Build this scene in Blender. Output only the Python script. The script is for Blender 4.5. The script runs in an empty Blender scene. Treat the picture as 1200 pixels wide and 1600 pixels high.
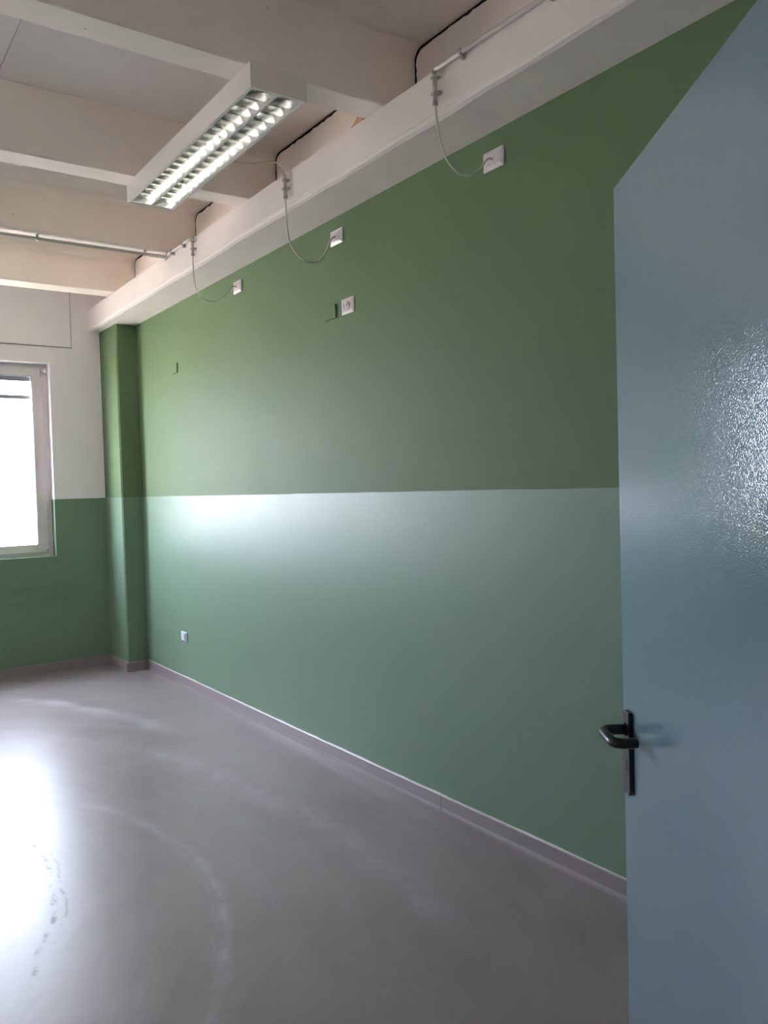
import bpy, bmesh, math, random
from mathutils import Vector, Matrix, noise
random.seed(7)
S = bpy.context.scene
COL = S.collection

# ------------------------------------------------------------------ camera
CAM_H = 1.53
F_PX, YAW, PITCH, ROLL = 1269.9, 0.6156, 0.0303, -0.0280
fw = Vector((math.sin(YAW)*math.cos(PITCH), math.cos(YAW)*math.cos(PITCH), -math.sin(PITCH)))
rt = Vector((math.cos(YAW), -math.sin(YAW), 0.0))
up = rt.cross(fw)
c_, s_ = math.cos(ROLL), math.sin(ROLL)
rt, up = c_*rt + s_*up, -s_*rt + c_*up
cam = bpy.data.cameras.new('camera')
cam.sensor_fit = 'HORIZONTAL'
cam.sensor_width = 36.0
cam.lens = 36.0*F_PX/1200.0
cam.clip_start = 0.02
cam.clip_end = 400
camo = bpy.data.objects.new('camera', cam)
COL.objects.link(camo)
camo.matrix_world = Matrix(((rt.x, up.x, -fw.x, 0), (rt.y, up.y, -fw.y, 0), (rt.z, up.z, -fw.z, CAM_H), (0, 0, 0, 1)))
S.camera = camo

# ------------------------------------------------------------------ daylight
SKY_STRENGTH = 48.0
SUN_STRENGTH = 960.0
world = bpy.data.worlds.new('overcast_sky')
S.world = world
world.use_nodes = True
bg = world.node_tree.nodes['Background']
bg.inputs['Color'].default_value = (0.77, 0.80, 1.0, 1)
bg.inputs['Strength'].default_value = SKY_STRENGTH
sun = bpy.data.lights.new('sun', 'SUN')
sun.energy = SUN_STRENGTH
sun.color = (1.0, 0.86, 0.80)
sun.angle = 0.01
suno = bpy.data.objects.new('sun', sun)
COL.objects.link(suno)
suno.rotation_euler = Vector((-0.66, 0.16, -0.74)).to_track_quat('-Z', 'Y').to_euler()
suno.location = (8, -4, 12)

S.view_settings.view_transform = 'Standard'
S.view_settings.look = 'None'
S.view_settings.exposure = 0.0
S.view_settings.gamma = 1.0
S.view_settings.use_curve_mapping = False
S.cycles.max_bounces = 14
S.cycles.diffuse_bounces = 8
S.cycles.glossy_bounces = 6
S.cycles.transparent_max_bounces = 12

# ------------------------------------------------------------------ dimensions (metres)
W = 2.375          # green wall plane
D = 7.469          # window wall plane
XL = -2.40         # opposite wall
YN = 0.285         # door wall, room side
YN2 = 0.150        # door wall, corridor side
ZSPLIT = 1.506     # paint line
BEAM_X, BEAM_B, BEAM_T = 2.102, 2.990, 3.185
SLAB = 3.468
ROOF = 3.62
RIBS = [(0.31, 0.46), (1.58, 1.73), (2.894, 3.044), (4.217, 4.371), (5.410, 5.562), (6.699, 6.895)]
INFILL_X = 2.280
WINS = [(0.357, 1.757), (-1.25, 0.15)]
WZ0, WZ1 = 1.010, 2.690

# ------------------------------------------------------------------ materials
def lin(c):
    return tuple(((v/255.0)/12.92 if v/255.0 <= 0.04045 else ((v/255.0+0.055)/1.055)**2.4) for v in c) + (1.0,)

class NT:
    def __init__(self, name):
        self.m = bpy.data.materials.new(name)
        self.m.use_nodes = True
        self.t = self.m.node_tree
        self.b = self.t.nodes['Principled BSDF']
        self.out = self.t.nodes['Material Output']
    def n(self, kind, **kw):
        nd = self.t.nodes.new(kind)
        for k, v in kw.items():
            if k in nd.inputs.keys():
                nd.inputs[k].default_value = v
            else:
                setattr(nd, k, v)
        return nd
    def l(self, a, b):
        self.t.links.new(a, b)
    def pos(self):
        return self.n('ShaderNodeNewGeometry').outputs['Position']
    def math(self, op, a, b=None, c=None, clamp=False):
        nd = self.n('ShaderNodeMath', operation=op, use_clamp=clamp)
        for i, v in enumerate((a, b, c)):
            if v is None:
                continue
            if isinstance(v, (int, float)):
                nd.inputs[i].default_value = v
            else:
                self.l(v, nd.inputs[i])
        return nd.outputs[0]
    def noise(self, scale, detail=3.0, vec=None, rough=0.55, dist=0.0):
        nd = self.n('ShaderNodeTexNoise', Scale=scale, Detail=detail, Roughness=rough, Distortion=dist)
        self.l(vec if vec is not None else self.pos(), nd.inputs['Vector'])
        return nd.outputs['Fac']
    def remap(self, v, a, b, c, d):
        nd = self.n('ShaderNodeMapRange', clamp=True)
        self.l(v, nd.inputs['Value'])
        for k, x in zip(('From Min', 'From Max', 'To Min', 'To Max'), (a, b, c, d)):
            nd.inputs[k].default_value = x
        return nd.outputs['Result']
    def mix(self, f, a, b):
        nd = self.n('ShaderNodeMix', data_type='RGBA')
        if isinstance(f, (int, float)):
            nd.inputs[0].default_value = f
        else:
            self.l(f, nd.inputs[0])
        for i, v in ((6, a), (7, b)):
            if isinstance(v, tuple):
                nd.inputs[i].default_value = v
            else:
                self.l(v, nd.inputs[i])
        return nd.outputs[2]
    def bump(self, h, strength, distance, normal=None):
        nd = self.n('ShaderNodeBump', Strength=strength, Distance=distance)
        self.l(h, nd.inputs['Height'])
        if normal is not None:
            self.l(normal, nd.inputs['Normal'])
        return nd.outputs['Normal']
    def set(self, **kw):
        for k, v in kw.items():
            k = k.replace('_', ' ')
            if hasattr(v, 'is_linked') or hasattr(v, 'links'):
                self.l(v, self.b.inputs[k])
            else:
                self.b.inputs[k].default_value = v
        return self

def plain(name, rgb, rough=0.5, metallic=0.0, spec=0.5, var=0.04):
    t = NT(name)
    base = lin(rgb)
    f = t.noise(14.0, 3.0)
    dark = tuple(c*(1-var*2) for c in base[:3]) + (1,)
    t.set(Base_Color=t.mix(f, dark, base), Roughness=rough, Metallic=metallic, Specular_IOR_Level=spec)
    return t.m

GREEN_UP = (93, 115, 85)
GREEN_LOW = (106, 132, 110)
WHITE = (241, 239, 242)

def wall_paint(name, top_rgb, low_rgb, top_rough, low_rough, low_spec=0.5, top_spec=0.4):
    t = NT(name)
    p = t.pos()
    sep = t.n('ShaderNodeSeparateXYZ')
    t.l(p, sep.inputs[0])
    wob = t.remap(t.noise(2.5, 4.0), 0.3, 0.7, -0.0015, 0.0015)
    z = t.math('ADD', sep.outputs['Z'], wob)
    f = t.math('LESS_THAN', z, ZSPLIT)
    cloud = t.remap(t.noise(1.3, 4.0), 0.3, 0.7, 0.0, 1.0)
    def vary(rgb, k):
        b = lin(rgb)
        return t.mix(cloud, tuple(v*(1-k) for v in b[:3])+(1,), b)
    colr = t.mix(f, vary(top_rgb, .05), vary(low_rgb, .04))
    rough = t.math('ADD', t.math('MULTIPLY', f, low_rough-top_rough), top_rough)
    rough = t.math('ADD', rough, t.remap(t.noise(5.0, 4.0), 0.3, 0.7, -0.02, 0.02))
    spec = t.math('ADD', t.math('MULTIPLY', f, low_spec-top_spec), top_spec)
    h2 = t.noise(6.0, 2.0)
    n = t.bump(h2, 0.05, 0.002)
    t.set(Base_Color=colr, Roughness=rough, Specular_IOR_Level=spec, Normal=n)
    return t.m

M = {}
M['wall_green'] = wall_paint('green_two_tone_paint', GREEN_UP, GREEN_LOW, 0.56, 0.43, 0.38, 0.11)
M['wall_side'] = wall_paint('white_paint', WHITE, WHITE, 0.6, 0.5)
M['wall_white'] = wall_paint('white_over_green_paint', WHITE, GREEN_LOW, 0.6, 0.36)

def concrete_white():
    t = NT('white_painted_concrete')
    base = lin((243, 233, 223))
    cl = t.remap(t.noise(2.2, 5.0), 0.3, 0.7, 0.0, 1.0)
    c1 = t.mix(cl, tuple(v*0.90 for v in base[:3])+(1,), base)
    vo = t.n('ShaderNodeTexVoronoi', Scale=9.0)
    t.l(t.pos(), vo.inputs['Vector'])
    sepc = t.n('ShaderNodeSeparateColor')
    t.l(vo.outputs['Color'], sepc.inputs[0])
    pit = t.math('MULTIPLY', t.math('LESS_THAN', vo.outputs['Distance'], 0.035), t.math('GREATER_THAN', sepc.outputs[0], 0.62))
    colr = t.mix(t.math('MULTIPLY', pit, 0.6), c1, lin((70, 62, 56)))
    n = t.bump(t.noise(60.0, 3.0), 0.15, 0.002)
    n = t.bump(t.noise(5.0, 3.0), 0.25, 0.006, n)
    t.set(Base_Color=colr, Roughness=0.7, Specular_IOR_Level=0.3, Normal=n)
    return t.m
M['concrete'] = concrete_white()
M['board'] = plain('white_ceiling_board', (252, 247, 243), 0.6, var=0.02)

def beam_paint():
    t = NT('white_beam_paint')
    base = lin((238, 229, 223))
    cl = t.remap(t.noise(3.0, 5.0), 0.3, 0.7, 0.0, 1.0)
    n = t.bump(t.noise(45.0, 3.0), 0.2, 0.002)
    n = t.bump(t.noise(4.0, 3.0), 0.3, 0.006, n)
    t.set(Base_Color=t.mix(cl, tuple(v*0.92 for v in base[:3])+(1,), base), Roughness=0.65, Specular_IOR_Level=0.3, Normal=n)
    return t.m
M['beam'] = beam_paint()

def floor_mat():
    t = NT('polished_grey_resin_floor')
    p = t.pos()
    sep = t.n('ShaderNodeSeparateXYZ')
    t.l(p, sep.inputs[0])
    X, Y = sep.outputs['X'], sep.outputs['Y']
    big = t.remap(t.noise(1.1, 5.0, dist=0.6), 0.32, 0.68, 0.0, 1.0)
    mid = t.remap(t.noise(3.2, 5.0, dist=0.5, rough=0.6), 0.25, 0.75, 0.0, 1.0)
    c1 = t.mix(big, lin((112, 105, 104)), lin((134, 126, 125)))
    c2 = t.mix(t.math('MULTIPLY', mid, 0.55), c1, lin((146, 139, 138)))
    sx = t.math('SUBTRACT', X, -0.9)
    sy = t.math('SUBTRACT', Y, 3.4)
    sr = t.math('SQRT', t.math('ADD', t.math('MULTIPLY', sx, sx), t.math('MULTIPLY', sy, sy)))
    sa = t.math('ARCTAN2', sy, sx)
    cmb = t.n('ShaderNodeCombineXYZ')
    t.l(t.math('MULTIPLY', sr, 7.0), cmb.inputs[0])
    t.l(t.math('MULTIPLY', sa, 2.2), cmb.inputs[1])
    swirl = t.remap(t.noise(1.0, 6.0, vec=cmb.outputs[0], rough=0.68, dist=0.4), 0.36, 0.68, 0.0, 1.0)
    c2 = t.mix(t.math('MULTIPLY', swirl, 0.45), c2, lin((150, 144, 146)))
    # worn arcs left by furniture and the polishing machine
    arcs_total = None
    dark_total = None
    for cx, cy, R, w, a0, a1, k, dark in ((-0.474, 3.289, 1.741, 0.040, -48, 30, 0.60, 0),
                                          (-0.474, 3.289, 1.70, 0.008, -30, 12, 0.40, 0),
                                          (-2.083, 4.462, 3.963, 0.10, 8, 36, 0.6, 0),
                                          (-3.208, 3.135, 5.06, 0.11, -12, 20, 0.55, 0),
                                          (-9.285, -0.538, 12.095, 0.018, 27.6, 31.4, 0.8, 0),
                                          (-1.423, 3.741, 2.179, 0.016, -30, 14, 0.75, 1),
                                          (-1.44, 3.72, 2.23, 0.010, -24, 4, 0.6, 1)):
        dx = t.math('SUBTRACT', X, cx)
        dy = t.math('SUBTRACT', Y, cy)
        r = t.math('SQRT', t.math('ADD', t.math('MULTIPLY', dx, dx), t.math('MULTIPLY', dy, dy)))
        wob = t.remap(t.noise(3.0, 3.0), 0.2, 0.8, -0.03, 0.03)
        dd = t.math('ABSOLUTE', t.math('SUBTRACT', t.math('ADD', r, wob), R))
        band = t.remap(dd, 0.0, w, 1.0, 0.0)
        ang = t.math('ARCTAN2', dy, dx)
        e0 = t.remap(ang, math.radians(a0), math.radians(a0+3), 0.0, 1.0)
        e1 = t.remap(ang, math.radians(a1-3), math.radians(a1), 1.0, 0.0)
        br = t.remap(t.noise(5.0 if not dark else 16.0, 5.0, rough=0.7), 0.34 if not dark else 0.47, 0.70 if not dark else 0.62, 0.0, 1.0)
        v = t.math('MULTIPLY', t.math('MULTIPLY', band, t.math('MULTIPLY', e0, e1)), t.math('MULTIPLY', br, k))
        if dark:
            dark_total = v if dark_total is None else t.math('MAXIMUM', dark_total, v)
        else:
            arcs_total = v if arcs_total is None else t.math('MAXIMUM', arcs_total, v)
    c3 = t.mix(arcs_total, c2, lin((178, 176, 182)))
    c4 = t.mix(dark_total, c3, lin((72, 68, 64)))
    # dusty edge along the walls
    vo = t.n('ShaderNodeTexVoronoi', Scale=5.0)
    t.l(p, vo.inputs['Vector'])
    speck = t.math('LESS_THAN', vo.outputs['Distance'], 0.022)
    c5 = t.mix(t.math('MULTIPLY', speck, 0.6), c4, lin((60, 56, 54)))
    rough = t.remap(mid, 0.0, 1.0, 0.325, 0.36)
    rough = t.math('ADD', rough, t.math('MULTIPLY', swirl, 0.03))
    rough = t.math('ADD', rough, t.math('MULTIPLY', t.math('ADD', arcs_total, dark_total), 0.22))
    n = t.bump(t.noise(2.6, 3.0), 0.15, 0.006)
    n = t.bump(t.noise(35.0, 3.0), 0.05, 0.002, n)
    t.set(Base_Color=c5, Roughness=rough, Specular_IOR_Level=0.5, Normal=n)
    return t.m
M['floor'] = floor_mat()

def door_mat():
    t = NT('blue_grey_door_lacquer')
    base = lin((106, 129, 136))
    cl = t.remap(t.noise(2.0, 4.0), 0.3, 0.7, 0.0, 1.0)
    tc = t.n('ShaderNodeTexCoord').outputs['Object']
    colr = t.mix(cl, tuple(v*0.95 for v in base[:3])+(1,), base)
    st = t.n('ShaderNodeMapping')
    t.l(tc, st.inputs['Vector'])
    st.inputs['Scale'].default_value = (22.0, 1.0, 1.6)
    sm = t.remap(t.noise(1.0, 4.0, vec=st.outputs[0], rough=0.65), 0.70, 0.80, 0.0, 0.30)
    colr = t.mix(sm, colr, lin((128, 146, 152)))
    peel = t.noise(370.0, 0.5, vec=tc)
    n = t.bump(peel, 0.30, 0.0011)
    t.set(Base_Color=colr, Roughness=0.11, Specular_IOR_Level=0.5, Normal=n)
    return t.m
M['door'] = door_mat()

M['baseboard'] = plain('grey_vinyl_skirting', (138, 130, 132), 0.33)
M['sealant'] = plain('pale_sealant', (196, 192, 190), 0.5)
M['frame'] = plain('white_window_profile', (214, 208, 208), 0.35)
M['gasket'] = plain('dark_gasket', (42, 42, 44), 0.6)
M['lamp_body'] = plain('white_lamp_enamel', (234, 229, 223), 0.4)
M['alu'] = plain('bright_louvre_aluminium', (226, 226, 222), 0.20, metallic=1.0, var=0.02)
M['tube'] = plain('white_tube_glass', (240, 240, 236), 0.2)
M['conduit'] = plain('pale_grey_plastic_conduit', (196, 190, 184), 0.45)
M['clip'] = plain('grey_plastic_clip', (176, 170, 164), 0.5)
M['cable'] = plain('light_grey_cable', (204, 200, 188), 0.45)
M['plate'] = plain('white_socket_plastic', (236, 230, 228), 0.22)
M['plate_silver'] = plain('satin_silver_plate', (168, 184, 190), 0.3, metallic=0.4)
M['socket_face'] = plain('off_white_socket_insert', (222, 212, 208), 0.35)
M['hole'] = plain('dark_socket_hole', (24, 20, 20), 0.7)
M['green_plate'] = plain('green_painted_plate', (103, 129, 108), 0.43)
M['joint'] = plain('painted_shadow_grey', (160, 154, 150), 0.7)  # grey for the shadow line painted along the cover edges
M['joint_shade'] = plain('painted_joint_shade', (20, 17, 15), 0.9)  # near-black that paints in the shade of the open infill joints
M['black'] = plain('black_handle_nylon', (26, 24, 26), 0.3)
M['steel'] = plain('keyhole_steel', (176, 176, 178), 0.25, metallic=1.0)
M['wedge'] = plain('raw_timber_wedge', (206, 166, 134), 0.7)
M['slat'] = plain('grey_blind_slat', (110, 110, 114), 0.4)
M['ground'] = plain('pale_concrete_yard', (190, 182, 170), 0.85)
M['outer'] = plain('rendered_outer_wall', (200, 192, 182), 0.8)
M['corridor'] = plain('corridor_wall_paint', (196, 190, 182), 0.6)

def glass_mat():
    m = bpy.data.materials.new('window_glass')
    m.use_nodes = True
    t = m.node_tree
    t.nodes.remove(t.nodes['Principled BSDF'])
    tr = t.nodes.new('ShaderNodeBsdfTransparent')
    tr.inputs['Color'].default_value = (0.90, 0.93, 0.92, 1)
    gl = t.nodes.new('ShaderNodeBsdfGlossy')
    gl.inputs['Roughness'].default_value = 0.01
    fr = t.nodes.new('ShaderNodeFresnel')
    fr.inputs['IOR'].default_value = 1.45
    mx = t.nodes.new('ShaderNodeMixShader')
    ge = t.nodes.new('ShaderNodeNewGeometry')
    inv = t.nodes.new('ShaderNodeMath')
    inv.operation = 'MULTIPLY_ADD'
    inv.inputs[1].default_value = -1.0
    inv.inputs[2].default_value = 1.0
    t.links.new(ge.outputs['Backfacing'], inv.inputs[0])
    mu = t.nodes.new('ShaderNodeMath')
    mu.operation = 'MULTIPLY'
    t.links.new(fr.outputs[0], mu.inputs[0])
    t.links.new(inv.outputs[0], mu.inputs[1])
    t.links.new(mu.outputs[0], mx.inputs[0])
    t.links.new(tr.outputs[0], mx.inputs[1])
    t.links.new(gl.outputs[0], mx.inputs[2])
    t.links.new(mx.outputs[0], t.nodes['Material Output'].inputs['Surface'])
    return m
M['glass'] = glass_mat()

# ------------------------------------------------------------------ mesh helpers
def link(name, bm, mat, parent=None, smooth=False):
    me = bpy.data.meshes.new(name)
    bmesh.ops.recalc_face_normals(bm, faces=bm.faces)
    bm.to_mesh(me)
    bm.free()
    me.materials.append(M[mat] if isinstance(mat, str) else mat)
    if smooth:
        for p in me.polygons:
            p.use_smooth = True
    o = bpy.data.objects.new(name, me)
    COL.objects.link(o)
    if parent is not None:
        o.parent = parent
        o.matrix_parent_inverse = parent.matrix_world.inverted() if parent.get('_world') else Matrix()
    return o

def empty(name, loc=(0, 0, 0), rotz=0.0):
    o = bpy.data.objects.new(name, None)
    COL.objects.link(o)
    o.location = loc
    o.rotation_euler = (0, 0, rotz)
    o.empty_display_size = 0.05
    return o

def tag(o, label, cat=None, group=None, kind=None):
    o['label'] = label
    if cat:
        o['category'] = cat
    if group:
        o['group'] = group
    if kind:
        o['kind'] = kind
    return o

def add_box(bm, a, b, bevel=0.0, seg=2):
    x0, x1 = sorted((a[0], b[0]))
    y0, y1 = sorted((a[1], b[1]))
    z0, z1 = sorted((a[2], b[2]))
    vs = [bm.verts.new(p) for p in ((x0, y0, z0), (x1, y0, z0), (x1, y1, z0), (x0, y1, z0), (x0, y0, z1), (x1, y0, z1), (x1, y1, z1), (x0, y1, z1))]
    fs = [bm.faces.new([vs[i] for i in f]) for f in ((0, 3, 2, 1), (4, 5, 6, 7), (0, 1, 5, 4), (1, 2, 6, 5), (2, 3, 7, 6), (3, 0, 4, 7))]
    if bevel > 0:
        es = list({e for f in fs for e in f.edges})
        bmesh.ops.bevel(bm, geom=es, offset=bevel, segments=seg, affect='EDGES', profile=0.5)

def boxes(name, lst, mat, parent=None, bevel=0.0, smooth=False):
    bm = bmesh.new()
    for a, b in lst:
        t = bmesh.new()
        add_box(t, a, b, bevel)
        me = bpy.data.meshes.new('tmp')
        t.to_mesh(me)
        t.free()
        bm.from_mesh(me)
        bpy.data.meshes.remove(me)
    return link(name, bm, mat, parent, smooth)

def box(name, a, b, mat, parent=None, bevel=0.0):
    return boxes(name, [(a, b)], mat, parent, bevel)

def add_tube(bm, pts, r, seg=10, caps=True):
    pts = [Vector(p) for p in pts]
    rings = []
    nrm = None
    for i, p in enumerate(pts):
        t = (pts[min(i+1, len(pts)-1)] - pts[max(i-1, 0)]).normalized()
        if nrm is None:
            nrm = t.cross(Vector((0.31, 0.22, 0.93)))
            if nrm.length < 1e-3:
                nrm = t.cross(Vector((1, 0, 0)))
        nrm = (nrm - t*nrm.dot(t)).normalized()
        bn = t.cross(nrm)
        rr = r[i] if isinstance(r, (list, tuple)) else r
        rings.append([bm.verts.new(p + (nrm*math.cos(2*math.pi*k/seg) + bn*math.sin(2*math.pi*k/seg))*rr) for k in range(seg)])
    for a, b in zip(rings, rings[1:]):
        for k in range(seg):
            bm.faces.new((a[k], a[(k+1) % seg], b[(k+1) % seg], b[k]))
    if caps:
        bm.faces.new(rings[0][::-1])
        bm.faces.new(rings[-1])

def tube(name, pts, r, mat, parent=None, seg=10):
    bm = bmesh.new()
    add_tube(bm, pts, r, seg)
    return link(name, bm, mat, parent, True)

def spline(pts, n=8):
    P = [Vector(p) for p in pts]
    P = [P[0]*2-P[1]] + P + [P[-1]*2-P[-2]]
    out = []
    for i in range(1, len(P)-2):
        for k in range(n):
            t = k/n
            a, b, c, d = P[i-1], P[i], P[i+1], P[i+2]
            out.append(0.5*((2*b) + (c-a)*t + (2*a-5*b+4*c-d)*t*t + (3*b-a-3*c+d)*t**3))
    out.append(P[-2])
    return out

def prism(name, poly, axis, lo, hi, mat, parent=None):
    """extrude a 2-D polygon along an axis (0 = x: poly is (y, z); 1 = y: poly is (x, z); 2 = z: poly is (x, y))"""
    bm = bmesh.new()
    def P(u, v, w):
        return ((w, u, v), (u, w, v), (u, v, w))[axis]
    a = [bm.verts.new(P(u, v, lo)) for u, v in poly]
    b = [bm.verts.new(P(u, v, hi)) for u, v in poly]
    bm.faces.new(a)
    bm.faces.new(b[::-1])
    n = len(poly)
    for i in range(n):
        bm.faces.new((a[i], a[(i+1) % n], b[(i+1) % n], b[i]))
    return link(name, bm, mat, parent)

def wall_with_holes(name, u0, u1, z0, z1, holes, v0, v1, along, mat):
    """slab along x ('x') or y ('y') with rectangular openings, one mesh with real reveals"""
    us = sorted({u0, u1} | {h[0] for h in holes} | {h[1] for h in holes})
    zs = sorted({z0, z1} | {h[2] for h in holes} | {h[3] for h in holes})
    def solid(i, j):
        if i < 0 or j < 0 or i >= len(us)-1 or j >= len(zs)-1:
            return False
        cu, cz = (us[i]+us[i+1])/2, (zs[j]+zs[j+1])/2
        return not any(h[0] < cu < h[1] and h[2] < cz < h[3] for h in holes)
    bm = bmesh.new()
    cache = {}
    def V(u, v, z):
        k = (round(u, 5), round(v, 5), round(z, 5))
        if k not in cache:
            cache[k] = bm.verts.new((u, v, z) if along == 'x' else (v, u, z))
        return cache[k]
    for i in range(len(us)-1):
        for j in range(len(zs)-1):
            if not solid(i, j):
                continue
            a, b, c, d = us[i], us[i+1], zs[j], zs[j+1]
            bm.faces.new((V(a, v0, c), V(b, v0, c), V(b, v0, d), V(a, v0, d)))
            bm.faces.new((V(a, v1, c), V(a, v1, d), V(b, v1, d), V(b, v1, c)))
            if not solid(i-1, j):
                bm.faces.new((V(a, v0, c), V(a, v0, d), V(a, v1, d), V(a, v1, c)))
            if not solid(i+1, j):
                bm.faces.new((V(b, v0, c), V(b, v1, c), V(b, v1, d), V(b, v0, d)))
            if not solid(i, j-1):
                bm.faces.new((V(a, v0, c), V(a, v1, c), V(b, v1, c), V(b, v0, c)))
            if not solid(i, j+1):
                bm.faces.new((V(a, v0, d), V(b, v0, d), V(b, v1, d), V(a, v1, d)))
    return link(name, bm, mat)

def struct(o, label):
    o['kind'] = 'structure'
    o['label'] = label
    return o

# ------------------------------------------------------------------ the setting
struct(box('floor', (XL-0.2, -2.0, -0.12), (W+0.25, D+0.30, 0.0), 'floor'), 'polished grey resin floor with worn arcs')
struct(box('ground', (-60, -40, -0.35), (60, 90, -0.20), 'ground'), 'pale concrete yard outside the window')
struct(box('wall_right', (W, YN2, 0.0), (W+0.25, D+0.30, ROOF), 'wall_green'), 'long green wall, matt above and glossy below the paint line')
struct(wall_with_holes('wall_far', XL, W, 0.0, ROOF, [(a, b, WZ0, WZ1) for a, b in WINS], D, D+0.18, 'x', 'wall_white'),
       'window wall, white above and green below the paint line')
struct(box('wall_left', (XL-0.2, YN2, 0.0), (XL, D+0.30, ROOF), 'wall_side'), 'plain white side wall')

# door in the near wall: hinge side right, leaf swung into the room
FREE = Vector((1.307, 1.042))
DDIR = Vector((0.357, 0.501)).normalized()
DW = 0.92
HINGE = FREE - DDIR*DW
DX1 = HINGE.x + 0.012
DX0 = DX1 - DW - 0.024
wn = struct(wall_with_holes('wall_near', XL, W, 0.0, ROOF, [(DX0-0.03, DX1+0.03, 0.0, 2.14)], YN2, YN, 'x', 'wall_white'),
            'near wall with the doorway')
wall_corr = struct(boxes('wall_corridor', [((XL-0.2, -2.0, 0), (XL, YN2, ROOF)), ((W, -2.0, 0), (W+0.25, YN2, ROOF)),
                                           ((XL-0.2, -2.2, 0), (W+0.25, -2.0, ROOF))], 'corridor'), 'plain corridor walls behind the doorway')
trim = struct(empty('trim_1', (DX0, YN, 0)), 'door lining around the doorway')
for a, b in (((DX0-0.03, YN2-0.006, 0), (DX0, YN+0.006, 2.14)), ((DX1, YN2-0.006, 0), (DX1+0.03, YN-0.05, 2.14)), ((DX0, YN2-0.006, 2.112), (DX1, YN+0.006-0.056, 2.14))):
    o = box('jamb', a, b, 'door', None, 0.002)
    o.parent = trim
    o.location = -Vector((DX0, YN, 0))

# ---- ceiling: roof slab, ribs, panels between ribs, infill above the ledger beam
ceil = struct(box('ceiling', (XL-0.2, -2.2, ROOF), (W+0.25, D+0.30, ROOF+0.15), 'concrete'), 'white ribbed concrete ceiling')
for k, (y0, y1) in enumerate(RIBS):
    prism('rib', [(y0+0.004, BEAM_T), (y1-0.006, BEAM_T), (y1, BEAM_T+0.010), (y1+0.012, ROOF), (y0, ROOF), (y0, BEAM_T+0.006)], 0, XL, W, 'concrete', ceil)
edges = [(YN, RIBS[0][0])] + [(RIBS[i][1], RIBS[i+1][0]) for i in range(len(RIBS)-1)] + [(RIBS[-1][1], D)]
RF = 0.055
def bay_profile(a, b, z, fillet=True):
    a -= 0.004
    b += 0.002
    pr = [(a+0.012, z)]
    if fillet:
        for i in range(7):
            t = math.pi/2*i/6
            pr.append((b-RF+RF*math.sin(t), z-RF+RF*math.cos(t)))
    else:
        pr.append((b-0.004, z))
    return pr + [(b, ROOF), (a+0.012, ROOF)]
for i, (a, b) in enumerate(edges):
    if i == 3:
        prism('ceiling_panel', bay_profile(a, b, 3.520, False), 0, XL, 0.803, 'board', ceil)
        prism('ceiling_panel', bay_profile(a, b, 3.520, False), 0, 0.807, 1.995, 'board', ceil)
        prism('ceiling_panel', bay_profile(a, b, SLAB), 0, 2.0, W, 'concrete', ceil)
    else:
        prism('ceiling_panel', bay_profile(a, b, SLAB, i not in (0, 6)), 0, XL, W, 'concrete', ceil)
    if i in (0, 6):
        poly = [(a, BEAM_T), (b, BEAM_T), (b, SLAB), (a, SLAB)]
    else:
        # ragged plaster infill that stops short of the rib and the slab
        rnd = random.Random(20+i)
        g = 0.016
        poly = [(a+0.002, BEAM_T), (b-g*1.3, BEAM_T)]
        n = 10
        for k in range(n):
            z = BEAM_T + (SLAB-0.075-BEAM_T)*(k+1)/(n+1)
            poly.append((b-g*1.2+rnd.uniform(-.0035, .0035), z))
        for k in range(6):
            t = math.pi/2*k/5
            poly.append((b-RF-g+(RF)*math.cos(t)+rnd.uniform(-.002, .002), SLAB-RF-g+(RF)*math.sin(t)+rnd.uniform(-.002, .002)))
        y = b-RF-g
        while y > a+0.06:
            y -= rnd.uniform(0.012, 0.045)
            poly.append((y, SLAB-g+rnd.uniform(-.006, .004)))
        poly.append((a+0.002, SLAB-g))
    prism('infill_panel', poly, 0, INFILL_X-0.002, INFILL_X+0.002, 'concrete', ceil)
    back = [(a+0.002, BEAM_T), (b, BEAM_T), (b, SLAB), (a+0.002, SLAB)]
    prism('joint_shade_sheet', back, 0, INFILL_X+0.002, INFILL_X+0.05, 'joint_shade', ceil)  # added dark sheet; its colour stands in for the shade inside the joint

# ---- ledger beam with a chamfered lower arris, and the corner pillar
ch = 0.022
prof = [(BEAM_X, BEAM_B+ch+0.006), (BEAM_X, BEAM_T-0.004), (BEAM_X+0.006, BEAM_T), (W, BEAM_T), (W, BEAM_B), (BEAM_X+ch, BEAM_B), (BEAM_X+0.006, BEAM_B+0.008), (BEAM_X, BEAM_B+ch), (BEAM_X+0.001, BEAM_B+ch+0.003)]
bm = bmesh.new()
NY = 160
rings = []
for i in range(NY+1):
    y = YN + (D-YN)*i/NY
    ring = []
    for j, (px, pz) in enumerate(prof):
        wob = 0.0
        wz = 0.0
        if j in (5, 6, 7):
            wob = 0.006*(noise.noise(Vector((y*3.1, j*0.3, 0))))
            wz = 0.006*(noise.noise(Vector((y*4.3, 3.3+j*0.2, 7))))
        if j == 8:
            wob = 0.010*max(0.0, noise.noise(Vector((y*1.7, 5.5, 1)))*1.3+0.15*noise.noise(Vector((y*40, 1, 1))))
        if j in (1, 2):
            wz = 0.002*noise.noise(Vector((y*5, 9, 2)))
        ring.append(bm.verts.new((px+wob, y, pz+wz)))
    rings.append(ring)
for a, b in zip(rings, rings[1:]):
    for j in range(len(prof)):
        k = (j+1) % len(prof)
        bm.faces.new((a[j], a[k], b[k], b[j]))
bm.faces.new(rings[0])
bm.faces.new(rings[-1][::-1])
struct(link('beam', bm, 'beam'), 'white ledger beam along the top of the green wall')
PX, PY = W-0.1785, D-0.4715
bm = bmesh.new()
add_box(bm, (PX, PY, 0.0), (W, D, BEAM_B))
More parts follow.
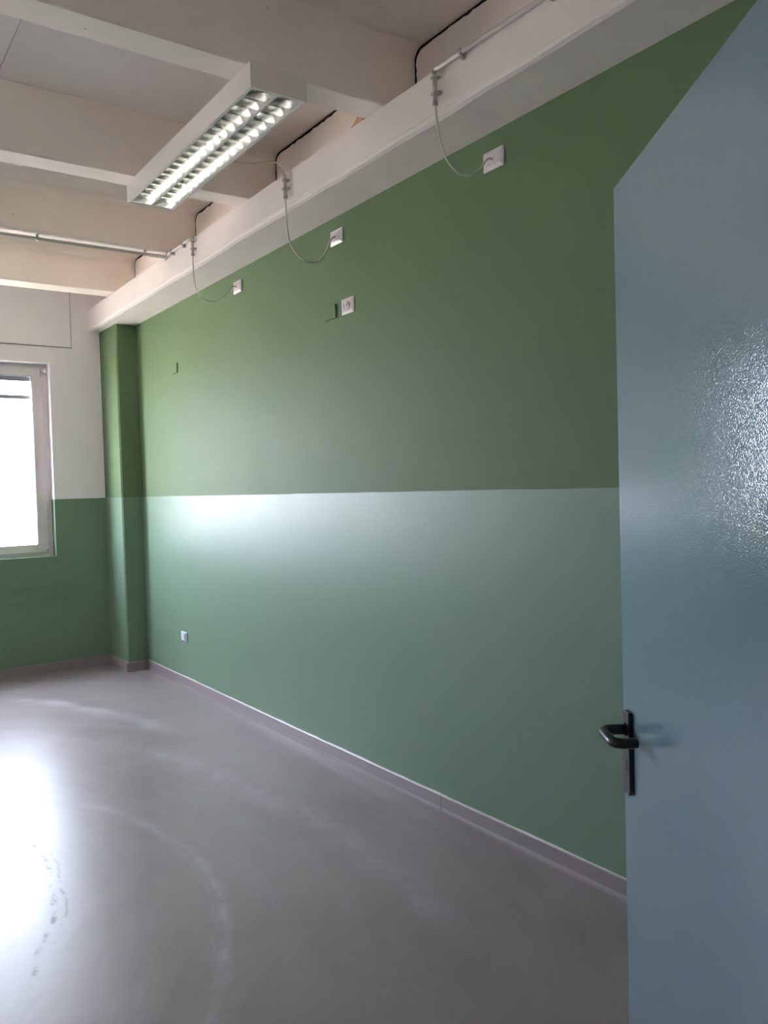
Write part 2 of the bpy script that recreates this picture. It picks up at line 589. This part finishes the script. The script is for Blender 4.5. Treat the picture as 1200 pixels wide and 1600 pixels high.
ed = [e for e in bm.edges if all(abs(v.co.x-PX) < 1e-4 and abs(v.co.y-PY) < 1e-4 for v in e.verts)]
bmesh.ops.bevel(bm, geom=ed, offset=0.012, segments=1, affect='EDGES')
struct(link('pillar', bm, 'wall_green'), 'green painted pillar in the corner by the window')

# ---- wall features that belong to the window wall
wf = bpy.data.objects['wall_far']
box('shutter_box_cover', (XL+0.1, D-0.014, 2.840), (1.945, D, RIBS[-1][1] and BEAM_T+0.22), 'wall_white', wf, 0.003)
boxes('cover_shadow_line', [((XL+0.1, D-0.005, 2.832), (1.953, D, 2.840)), ((1.945, D-0.005, 2.840), (1.951, D, BEAM_T+0.22))], 'joint', wf)  # thin grey strips painting the shadow at the cover's bottom and right edges
box('wall_plate', (XL+0.1, D-0.008, 0.620), (1.985, D, 0.745), 'green_plate', wf, 0.0015)

# ---- baseboards
def skirting(name, label, runs):
    root = struct(empty(name, (runs[0][0][0], runs[0][0][1], 0)), label)
    for (x0, y0), (x1, y1), (nx, ny) in runs:
        d = Vector((x1-x0, y1-y0, 0))
        L = d.length
        d.normalize()
        nn = Vector((nx, ny, 0))
        pr = [(0, 0), (0.016, 0), (0.0145, 0.010), (0.010, 0.022), (0.010, 0.076), (0.007, 0.080), (0, 0.080)]
        bm = bmesh.new()
        A = [bm.verts.new(Vector((x0, y0, 0)) + nn*u + Vector((0, 0, v))) for u, v in pr]
        B = [bm.verts.new(Vector((x0, y0, 0)) + d*L + nn*u + Vector((0, 0, v))) for u, v in pr]
        bm.faces.new(A)
        bm.faces.new(B[::-1])
        for i in range(len(pr)):
            k = (i+1) % len(pr)
            bm.faces.new((A[i], A[k], B[k], B[i]))
        o = link('strip', bm, 'baseboard')
        o.parent = root
        o.location = -Vector(root.location)
        # ragged bead of sealant on top
        rnd = random.Random(int(L*1000))
        bm = bmesh.new()
        nseg = max(4, int(L/0.05))
        prev = None
        for i in range(nseg+1):
            p = Vector((x0, y0, 0)) + d*(L*i/nseg)
            h = 0.0805 + max(0.0, noise.noise(Vector((p.x*9, p.y*9, 4.0))))*0.006
            cur = [bm.verts.new(p + Vector((0, 0, 0.078))), bm.verts.new(p + nn*0.0078 + Vector((0, 0, 0.0785))),
                   bm.verts.new(p + nn*0.005 + Vector((0, 0, h+0.0006))), bm.verts.new(p + Vector((0, 0, h+0.0018)))]
            if prev:
                for j in range(4):
                    k = (j+1) % 4
                    bm.faces.new((prev[j], prev[k], cur[k], cur[j]))
            prev = cur
        s = link('sealant_bead', bm, 'sealant' if name == 'baseboard_right' else 'baseboard')
        s.parent = root
        s.location = -Vector(root.location)
    return root
skirting('baseboard_right', 'grey skirting with a joint along the green wall', [((W, YN), (W, 2.944), (-1, 0)), ((W, 2.9475), (W, PY), (-1, 0))])
skirting('baseboard_far', 'grey skirting under the window', [((XL, D), (PX, D), (0, -1))])
skirting('baseboard_pillar', 'grey skirting around the corner pillar', [((PX, PY-0.0155), (PX, D), (-1, 0)), ((PX-0.0155, PY), (W, PY), (0, -1))])
skirting('baseboard_left', 'grey skirting on the side wall', [((XL, YN), (XL, D), (1, 0))])

# ---- windows (built in the plane of the window wall)
def make_window(idx, a, b, blind_label):
    """opening from a to b in local x, room face at local y = 0, outside towards +y"""
    y0 = 0.085
    root = struct(empty('window_%d' % idx), 'white framed casement window letting in daylight')
    z0, z1 = WZ0, WZ1
    fwid = 0.055
    boxes('frame', [((a, y0+0.015, z0), (b, y0+0.075, z0+fwid)), ((a, y0+0.015, z1-fwid), (b, y0+0.075, z1)),
                    ((a, y0+0.015, z0+fwid), (a+fwid, y0+0.075, z1-fwid)), ((b-fwid, y0+0.015, z0+fwid), (b, y0+0.075, z1-fwid))], 'frame', root, 0.003)
    mid = (a+b)/2
    for s, (sa, sb) in enumerate(((a+0.045, mid-0.002), (mid+0.002, b-0.045))):
        st = 0.085
        sh = st*0.8
        sz0, sz1 = z0+0.036, z1-0.036
        sash = boxes('sash', [((sa, y0, sz0), (sb, y0+0.06, sz0+sh)), ((sa, y0, sz1-sh), (sb, y0+0.06, sz1)),
                              ((sa, y0, sz0+sh), (sa+st, y0+0.06, sz1-sh)), ((sb-st, y0, sz0+sh), (sb, y0+0.06, sz1-sh))], 'frame', root, 0.003)
        box('pane', (sa+st-0.005, y0+0.030, sz0+sh-0.005), (sb-st+0.005, y0+0.034, sz1-sh+0.005), 'glass', sash)
        boxes('gasket', [((sa+st-0.001, y0+0.004, sz0+sh-0.001), (sb-st+0.001, y0+0.012, sz0+sh+0.003)),
                         ((sa+st-0.001, y0+0.004, sz1-sh-0.003), (sb-st+0.001, y0+0.012, sz1-sh+0.001)),
                         ((sa+st-0.001, y0+0.004, sz0+sh), (sa+st+0.003, y0+0.012, sz1-sh)),
                         ((sb-st-0.003, y0+0.004, sz0+sh), (sb-st+0.001, y0+0.012, sz1-sh))], 'gasket', sash)
        if s == 1:
            hx = sb+0.020
            bm = bmesh.new()
            add_tube(bm, [(hx, y0+0.016, z1-0.058), (hx, y0-0.016, z1-0.058), (hx, y0-0.024, z1-0.058)], [0.022, 0.022, 0.014], 14)
            link('hinge_cap', bm, 'plate', root, True)
            box('hinge_slot', (sb-0.012, y0-0.0008, sz1-0.075), (sb-0.008, y0+0.002, sz1-0.003), 'gasket', root)
            tube('hinge_sleeve', [(sb+0.004, y0+0.008, sz0+0.020), (sb+0.004, y0+0.008, sz0+0.105)], 0.009, 'frame', root)
            tube('hinge_screw', [(sb-0.008, y0+0.002, sz0+0.014), (sb-0.008, y0-0.002, sz0+0.014)], 0.006, 'gasket', root)
            tube('drain_plug', [(sb-st-0.016, y0+0.002, sz0+0.038), (sb-st-0.016, y0-0.0015, sz0+0.038)], 0.006, 'clip', root)
    # raised blind outside the glass
    bl = tag(empty('venetian_blind'), blind_label, 'blind', 'raised window blinds')
    x0, x1 = a+0.075, b-0.118
    box('headrail', (x0, 0.156, 2.552), (x1, 0.194, 2.616), 'slat', bl, 0.002)
    for k in range(6):
        z = 2.546-0.010*k
        tl = 0.004
        prism('slat', [(0.160, z-tl*0.5), (0.176, z+0.0025), (0.191, z+tl*0.5), (0.191, z+tl*0.5+0.003), (0.176, z+0.0055), (0.160, z-tl*0.5+0.003)], 0, x0+0.004, x1-0.004, 'slat', bl)
    box('bottom_rail', (x0+0.004, 0.163, 2.390), (x1, 0.189, 2.424), 'slat', bl, 0.003)
    for cx in (x0+0.14, mid, x1-0.14):
        tube('ladder_cord', [(cx, 0.1605, 2.41), (cx, 0.1605, 2.58)], 0.0012, 'slat', bl, 6)
    # sky portal so the daylight through the opening is sampled well
    al = bpy.data.lights.new('window_portal', 'AREA')
    al.shape = 'RECTANGLE'
    al.size, al.size_y = b-a, WZ1-WZ0
    al.cycles.is_portal = True
    ao = bpy.data.objects.new('window_portal', al)
    COL.objects.link(ao)
    return root, bl, ao, mid
for wi, (a, b) in enumerate(WINS):
    root, bl, ao, mid = make_window(wi+1, a, b, ('grey venetian blind drawn up behind the window beside the pillar', 'grey venetian blind drawn up behind the window farther from the pillar')[wi])
    root.location = (0, D, 0)
    bl.location = (0, D, 0)
    ao.location = (mid, D+0.20, (WZ0+WZ1)/2)
    ao.rotation_euler = (-math.pi/2, 0, 0)
# ---- door leaf
rotz = math.atan2(DDIR.y, DDIR.x)
door = empty('door_1', (HINGE.x, HINGE.y, 0.0), rotz)
struct(door, 'blue grey door leaf standing open into the room')
leaf = box('leaf', (0.0, -0.045, 0.008), (DW, 0.0, 2.100), 'door', door, 0.0012)
SX = DW-0.0447
hd = empty('handle')
hd.parent = door
# backplate with clipped corners
def plate_poly(x0, x1, z0, z1, c):
    return [(x0+c, z0), (x1-c*0.25, z0), (x1, z0+c*0.25), (x1, z1-c), (x1-c, z1), (x0+c*0.25, z1), (x0, z1-c*0.25), (x0, z0+c)]
pl = prism('backplate', plate_poly(SX-0.0187, SX+0.0187, 0.922, 1.0845, 0.008), 1, 0.0, 0.009, 'black', hd)
bv = pl.modifiers.new('bevel', 'BEVEL')
bv.width = 0.0012
bv.segments = 2
bv.limit_method = 'ANGLE'
ZH = 1.049
path = [(SX, 0.004, ZH), (SX, 0.022, ZH)]
N_, R1 = 0.056, 0.020
def corner(cx, cy, a0, a1, r, n=8):
    return [(cx+r*math.cos(a0+(a1-a0)*i/n), cy+r*math.sin(a0+(a1-a0)*i/n), ZH) for i in range(n+1)]
XE = SX-0.087
path += corner(SX-R1, N_-R1, 0, math.pi/2, R1)
path += corner(XE+R1, N_-R1, math.pi/2, math.pi, R1)
path += [(XE, 0.024, ZH), (XE, 0.0135, ZH), (XE, 0.0125, ZH)]
rad = [0.0098]*(len(path)-1) + [0.0088]
tube('lever', path, rad, 'black', hd, 20)
tube('collar', [(SX, 0.008, ZH), (SX, 0.0125, ZH)], 0.0125, 'black', hd, 20)
box('keyhole', (SX-0.0028-0.004, 0.0085, 0.966), (SX+0.0028-0.004, 0.0094, 0.992), 'hole', hd)
tube('keyhole_bead', [(SX-0.004, 0.008, 0.964), (SX-0.004, 0.0096, 0.964)], 0.0028, 'steel', hd, 10)
for z in (0.25, 1.05, 1.85):
    h = tube('hinge', [(-0.004, 0.004, z-0.05), (-0.004, 0.004, z+0.05)], 0.007, 'steel', door, 12)

# ------------------------------------------------------------------ ceiling light
LX0, LX1, LY0, LY1, LZ1, LZ0 = 1.455, 1.703, 2.866, 4.352, BEAM_T, 3.088
lamp = tag(empty('ceiling_light', ((LX0+LX1)/2, (LY0+LY1)/2, LZ1)), 'long white fluorescent fixture with a twin row louvre under the ceiling ribs', 'light')
def lp(o, par=None):
    if par is None:
        o.parent = lamp
        o.location = -Vector(lamp.location)
    else:
        o.parent = par
    return o
tk = 0.004
lp(boxes('housing', [((LX0, LY0, LZ1-0.006), (LX1, LY1, LZ1)), ((LX0, LY0, LZ0), (LX0+tk, LY1, LZ1-0.006)), ((LX1-tk, LY0, LZ0), (LX1, LY1, LZ1-0.006)),
                     ((LX0+tk, LY0, LZ0), (LX1-tk, LY0+tk, LZ1-0.006)), ((LX0+tk, LY1-tk, LZ0), (LX1-tk, LY1, LZ1-0.006))], 'lamp_body'))
ix0, ix1, iy0, iy1 = LX0+0.007, LX1-0.007, LY0+0.008, LY1-0.012
lip = 0.008
lp(boxes('louvre_rim', [((ix0, iy0, LZ0+0.001), (ix0+lip, iy1, LZ0+0.012)), ((ix1-lip, iy0, LZ0+0.001), (ix1, iy1, LZ0+0.012)),
                        ((ix0+lip, iy0, LZ0+0.001), (ix1-lip, iy0+lip, LZ0+0.012)), ((ix0+lip, iy1-lip, LZ0+0.001), (ix1-lip, iy1, LZ0+0.012))], 'lamp_body', None, 0.001))
xm = (LX0+LX1)/2
tr0, tr1 = ix0+lip, ix1-lip
ry0, ry1 = iy0+lip, iy1-lip
zt0, zt1 = LZ0+0.003, LZ0+0.078
for c in range(2):
    a, b = (tr0, xm-0.004) if c == 0 else (xm+0.004, tr1)
    m = (a+b)/2
    hw = (b-a)/2
    # parabolic reflector trough (thin shell)
    bm = bmesh.new()
    prof2 = []
    for i in range(17):
        t = -1+2*i/16
        prof2.append((m+hw*t, zt0+(zt1-zt0)*(1-abs(t)**2.2)))
    for y in (ry0, ry1):
        pass
    A = [bm.verts.new((px, ry0, pz)) for px, pz in prof2]
    B = [bm.verts.new((px, ry1, pz)) for px, pz in prof2]
    A2 = [bm.verts.new((px, ry0, pz+0.0015)) for px, pz in prof2]
    B2 = [bm.verts.new((px, ry1, pz+0.0015)) for px, pz in prof2]
    for i in range(16):
        bm.faces.new((A[i], A[i+1], B[i+1], B[i]))
        bm.faces.new((A2[i], B2[i], B2[i+1], A2[i+1]))
    lp(link('reflector', bm, 'alu', None, True))
    lp(tube('fluorescent_tube', [(m, ry0+0.02, zt0+0.052), (m, ry1-0.02, zt0+0.052)], 0.013, 'tube', None, 16))
    NB = 19
    proto = None
    for k in range(1, NB):
        y = ry0+(ry1-ry0)*k/NB
        # V-section cross blade with a dipped top, thin at the bottom edge
        bm = bmesh.new()
        n = 8
        ring = []
        for i in range(n+1):
            t = -1+2*i/n
            px = hw*0.985*t
            ztop = min(zt0+0.030+0.008*t*t, zt0+(zt1-zt0)*(1-abs(0.985*t)**2.2)-0.0005)
            ztop = max(ztop, zt0+0.0025)
            wd = 0.0035*(ztop-zt0)/0.03
            ring.append((px, ztop, wd))
        if proto is None:
            b0 = [bm.verts.new((px, 0, zt0)) for px, zt, wd in ring]
            f0 = [bm.verts.new((px, -wd-0.0003, zt)) for px, zt, wd in ring]
            r0 = [bm.verts.new((px, wd+0.0003, zt)) for px, zt, wd in ring]
            for i in range(n):
                bm.faces.new((b0[i], b0[i+1], f0[i+1], f0[i]))
                bm.faces.new((b0[i], r0[i], r0[i+1], b0[i+1]))
                bm.faces.new((f0[i], f0[i+1], r0[i+1], r0[i]))
            proto = link('louvre_blade', bm, 'alu')
            o = proto
        else:
            bm.free()
            o = proto.copy()
            COL.objects.link(o)
        o.parent = lamp
        o.location = Vector((m, y, 0)) - Vector(lamp.location)
lp(box('louvre_spine', (xm-0.004, ry0, LZ0+0.002), (xm+0.004, ry1, LZ0+0.010), 'lamp_body'))
lp(boxes('end_plate', [((tr0, ry0-0.001, LZ0+0.004), (tr1, ry0+0.0005, LZ1-0.01))], 'alu'))
lp(boxes('end_plate', [((tr0, ry1-0.0005, LZ0+0.004), (tr1, ry1+0.001, LZ1-0.01))], 'alu'))

# ------------------------------------------------------------------ sockets on the green wall
def bevel_plate(y0, y1, z0, z1, depth, inset, name, mat, par, hole=True, x=W):
    """plate on the wall with four sloping borders and a flat centre"""
    bm = bmesh.new()
    o = [bm.verts.new((x, y, z)) for y, z in ((y0, z0), (y1, z0), (y1, z1), (y0, z1))]
    e = [bm.verts.new((x-depth*0.45, y, z)) for y, z in ((y0, z0), (y1, z0), (y1, z1), (y0, z1))]
    i = [bm.verts.new((x-depth, y, z)) for y, z in ((y0+inset, z0+inset), (y1-inset, z0+inset), (y1-inset, z1-inset), (y0+inset, z1-inset))]
    for a, b in ((o, e), (e, i)):
        for k in range(4):
            q = (k+1) % 4
            bm.faces.new((a[k], a[q], b[q], b[k]))
    bm.faces.new(i)
    bm.faces.new(o[::-1])
    ob = link(name, bm, mat)
    ob.parent = par
    ob.location = -Vector(par.location)
    return ob
def child(o, par):
    o.parent = par
    o.location = -Vector(par.location)
    return o
outlets = (('long loop of cable', 2.497, 2.874, 'white cable outlet plate high on the green wall, farthest from the corner pillar'),
           ('', 3.722, 2.880, 'white cable outlet plate fed by the cable below the ceiling light connection'),
           ('', 4.957, 2.881, 'white cable outlet plate closest to the corner pillar'))
for _, yc, zc, lab in outlets:
    t = tag(empty('cable_outlet', (W, yc, zc)), lab, 'outlet', 'cable outlets below the beam')
    bevel_plate(yc-0.060, yc+0.060, zc-0.0395, zc+0.0395, 0.012, 0.015, 'cover_frame', 'plate', t)
    child(boxes('insert', [((W-0.0135, yc-0.0375, zc-0.021), (W-0.012, yc-0.0135, zc+0.021)), ((W-0.0135, yc-0.0120, zc-0.021), (W-0.012, yc+0.0120, zc+0.021)),
                           ((W-0.0135, yc+0.0135, zc-0.021), (W-0.012, yc+0.0375, zc+0.021))], 'socket_face', None, 0.0006), t)
    child(tube('cable_gland', [(W-0.012, yc, zc), (W-0.017, yc, zc)], 0.007, 'socket_face', None, 12), t)
# power outlet with a round earthed socket and a three-pin one
yc, zc = 3.631, 2.4965
t = tag(empty('power_outlet', (W, yc, zc)), 'white power outlet with round socket and three pin holes beside a green cover plate', 'outlet')
bevel_plate(yc-0.060, yc+0.060, zc-0.041, zc+0.041, 0.010, 0.011, 'cover_frame', 'plate', t)
ins = child(box('insert', (W-0.0112, yc-0.040, zc-0.0235), (W-0.010, yc+0.040, zc+0.0235), 'socket_face', None, 0.0005), t)
def sub(o, part):
    o.parent = part
    return o
sub(tube('round_socket', [(W-0.0110, yc-0.014, zc), (W-0.0124, yc-0.014, zc)], 0.0195, 'clip', None, 24), ins)
for dy, dz, r in ((-0.0235, 0, 0.0026), (-0.0045, 0, 0.0026), (-0.014, 0, 0.0026), (0.027, 0.010, 0.0030), (0.027, 0, 0.0030), (0.027, -0.010, 0.0030)):
    sub(tube('pin_hole', [(W-0.0108, yc+dy, zc+dz), (W-0.0128, yc+dy, zc+dz)], r, 'hole', None, 10), ins)
for dz in (0.016, -0.016):
    sub(box('earth_contact', (W-0.0130, yc-0.0165, zc+dz-0.0022), (W-0.0118, yc-0.0115, zc+dz+0.0022), 'hole'), ins)
# painted-over blank plates
for y, z, lab in ((3.805, 2.492, 'green painted blank cover plate beside the white power outlet'), (6.122, 2.500, 'small green painted blank cover plate between pillar and cable outlets')):
    o = box('blank_plate', (W-0.009, y-0.055, z-0.038), (W, y+0.055, z+0.038), 'wall_green', None, 0.0015)
    o.location = (0, 0, 0)
    tag(o, lab, 'cover plate', 'painted blank cover plates')
# low outlet by the pillar
yc, zc = 6.118, 0.398
t = tag(empty('power_outlet', (W, yc, zc)), 'small silver framed power outlet low on the glossy green wall near the pillar', 'outlet')
bevel_plate(yc-0.061, yc+0.061, zc-0.041, zc+0.041, 0.012, 0.010, 'cover_frame', 'plate_silver', t)
ins = child(box('insert', (W-0.0145, yc-0.018, zc-0.024), (W-0.012, yc+0.034, zc+0.024), 'plate', None, 0.0006), t)
sub(box('socket_well', (W-0.0150, yc-0.008, zc-0.014), (W-0.0140, yc+0.010, zc+0.014), 'clip', None, 0.0005), ins)

# ------------------------------------------------------------------ conduits, clips, cables
def clip_on(par, c, axis, r):
    """saddle clip: foot on the surface, block, and a ring round the tube; axis = tube direction"""
    c = Vector(c)
    bm = bmesh.new()
    hw = 0.006
    if axis == 'z':
        add_box(bm, (c.x-r-0.003, c.y-r-0.002, c.z-hw), (BEAM_X+0.0005, c.y+r+0.002, c.z+hw), 0.0015, 1)
        t2 = bmesh.new()
        add_box(t2, (c.x-0.002, c.y-r-0.016, c.z-hw*0.9), (BEAM_X+0.0005, c.y-r-0.003, c.z+hw*0.9), 0.0012, 1)
    elif axis == 'y':
        add_box(bm, (c.x-r-0.003, c.y-hw, c.z-r-0.004), (BEAM_X+0.0005, c.y+hw, c.z+r+0.003), 0.0015, 1)
        t2 = bmesh.new()
        add_box(t2, (c.x-0.002, c.y-hw*1.3, c.z-r-0.014), (BEAM_X+0.0005, c.y+hw*1.3, c.z-r-0.003), 0.0012, 1)
    else:
        add_box(bm, (c.x-hw, c.y-r-0.003, c.z-r-0.002), (c.x+hw, c.y+r+0.003, BEAM_T+0.0005), 0.0015, 1)
        t2 = bmesh.new()
        add_box(t2, (c.x-hw*0.9, c.y-r-0.010, BEAM_T-0.006), (c.x+hw*0.9, c.y+r+0.010, BEAM_T+0.0005), 0.001, 1)
    me = bpy.data.meshes.new('tmp')
    t2.to_mesh(me)
    t2.free()
    bm.from_mesh(me)
    bpy.data.meshes.remove(me)
    o = link('clip', bm, 'clip')
    return child(o, par)

CR = 0.010
CX = BEAM_X-0.017
def drop(y, lab, z0, z1, clips, horizontal=None, hclips=()):
    t = tag(empty('conduit', (CX, y, z1)), lab, 'conduit', 'conduit drops on the beam')
    child(tube('pipe', [(CX, y, z1), (CX, y, z0)], CR, 'conduit', None, 14), t)
    child(tube('pipe_end', [(CX, y, z0+0.010), (CX, y, z0-0.004)], CR*1.12, 'clip', None, 14), t)
    for z in clips:
        clip_on(t, (CX, y, z), 'z', CR)
    if horizontal:
        child(tube('pipe', horizontal, CR*0.95, 'conduit', None, 14), t)
        for yy, zz in hclips:
            clip_on(t, (CX, yy, zz), 'y', CR*0.95)
    return t
drop(2.520, 'grey conduit drop and run along the beam edge away from the window', 3.040, 3.168, (3.142, 3.078),
     [(CX, 2.512, 3.170), (CX, 2.357, 3.1685), (CX, 1.92, 3.160), (CX, 1.40, 3.158), (CX, 0.45, 3.158)], ((2.357, 3.1685), (1.90, 3.160), (1.2, 3.158)))
drop(3.755, 'short grey conduit drop on the beam joining the ceiling light cable', 3.048, 3.165, (3.135, 3.092))
t3 = drop(5.002, 'grey conduit drop on the beam nearest the corner pillar', 3.060, 3.170, (3.150, 3.098),
          [(CX, 5.004, 3.173), (CX, 5.10, 3.174), (CX, 5.30, 3.172), (CX, 5.452, 3.171)], ((5.16, 3.174), (5.36, 3.172)))
# conduit under the rib across the room, with an elbow onto the beam
yb, zb = 5.468, BEAM_T-0.024
t = tag(empty('conduit', (1.0, yb, zb)), 'grey conduit clipped under the ceiling rib across the room to the beam', 'conduit')
child(tube('pipe', [(XL, yb, zb), (1.98, yb, zb)], CR*1.05, 'conduit', None, 14), t)
for x in (-0.82, 0.21, 1.245, 1.935):
    clip_on(t, (x, yb, zb), 'x', CR*1.05)
bm = bmesh.new()
add_tube(bm, spline([(1.972, yb, zb), (2.01, yb, zb), (2.06, yb, zb+0.002), (2.084, yb+0.008, zb-0.001), (CX, yb+0.030, zb-0.004)], 6), 0.0135, 14)
child(link('elbow', bm, 'socket_face', None, True), t)

def cable(lab, pts, r=0.0042):
    o = tube('cable', spline(pts, 8), r, 'cable', None, 10)
    return tag(o, lab, 'cable', 'loose cables at the beam')
cable('grey cable looping from the beam conduit to the cable outlet farthest from the pillar',
      [(CX, 2.520, 3.045), (2.089, 2.519, 2.99), (2.101, 2.517, 2.915), (2.126, 2.514, 2.84), (2.160, 2.512, 2.803), (2.200, 2.510, 2.783),
       (2.246, 2.508, 2.786), (2.282, 2.505, 2.809), (2.311, 2.502, 2.835), (2.330, 2.500, 2.862), (2.346, 2.498, 2.873), (2.364, 2.497, 2.874)])
cable('grey cable looping from the middle beam conduit to its cable outlet',
      [(CX, 3.755, 3.053), (2.086, 3.752, 2.94), (2.094, 3.747, 2.835), (2.118, 3.742, 2.779), (2.155, 3.737, 2.742), (2.209, 3.732, 2.729),
       (2.265, 3.729, 2.744), (2.303, 3.727, 2.791), (2.328, 3.725, 2.845), (2.345, 3.723, 2.873), (2.364, 3.722, 2.880)])
cable('grey cable looping from the conduit nearest the pillar to the outlet nearest the pillar',
      [(CX, 5.002, 3.064), (2.085, 4.997, 2.925), (2.098, 4.990, 2.836), (2.127, 4.982, 2.795), (2.168, 4.976, 2.772), (2.212, 4.970, 2.772),
       (2.262, 4.966, 2.801), (2.305, 4.962, 2.845), (2.334, 4.959, 2.879), (2.364, 4.957, 2.882)])
cable('grey cable arching from the ceiling light to the top of the beam conduit',
      [(1.700, 3.70, 3.150), (1.745, 3.705, 3.152), (1.810, 3.735, 3.166), (1.870, 3.757, 3.180), (1.930, 3.765, 3.197), (1.985, 3.757, 3.212), (2.030, 3.752, 3.217), (2.066, 3.753, 3.206), (2.082, 3.755, 3.185), (CX, 3.755, 3.160)])

# timber wedge between rib and beam
bm = bmesh.new()
pts = [(3.190, BEAM_T), (3.085, BEAM_T), (3.060, BEAM_T+0.042), (3.112, BEAM_T+0.046)]
a = [bm.verts.new((2.118, y, z)) for y, z in pts]
b = [bm.verts.new((2.150, y, z)) for y, z in pts]
bm.faces.new(a)
bm.faces.new(b[::-1])
for i in range(4):
    bm.faces.new((a[i], a[(i+1) % 4], b[(i+1) % 4], b[i]))
tag(link('wedge', bm, 'wedge'), 'small raw timber wedge lying on the beam beside the ceiling rib', 'wedge')
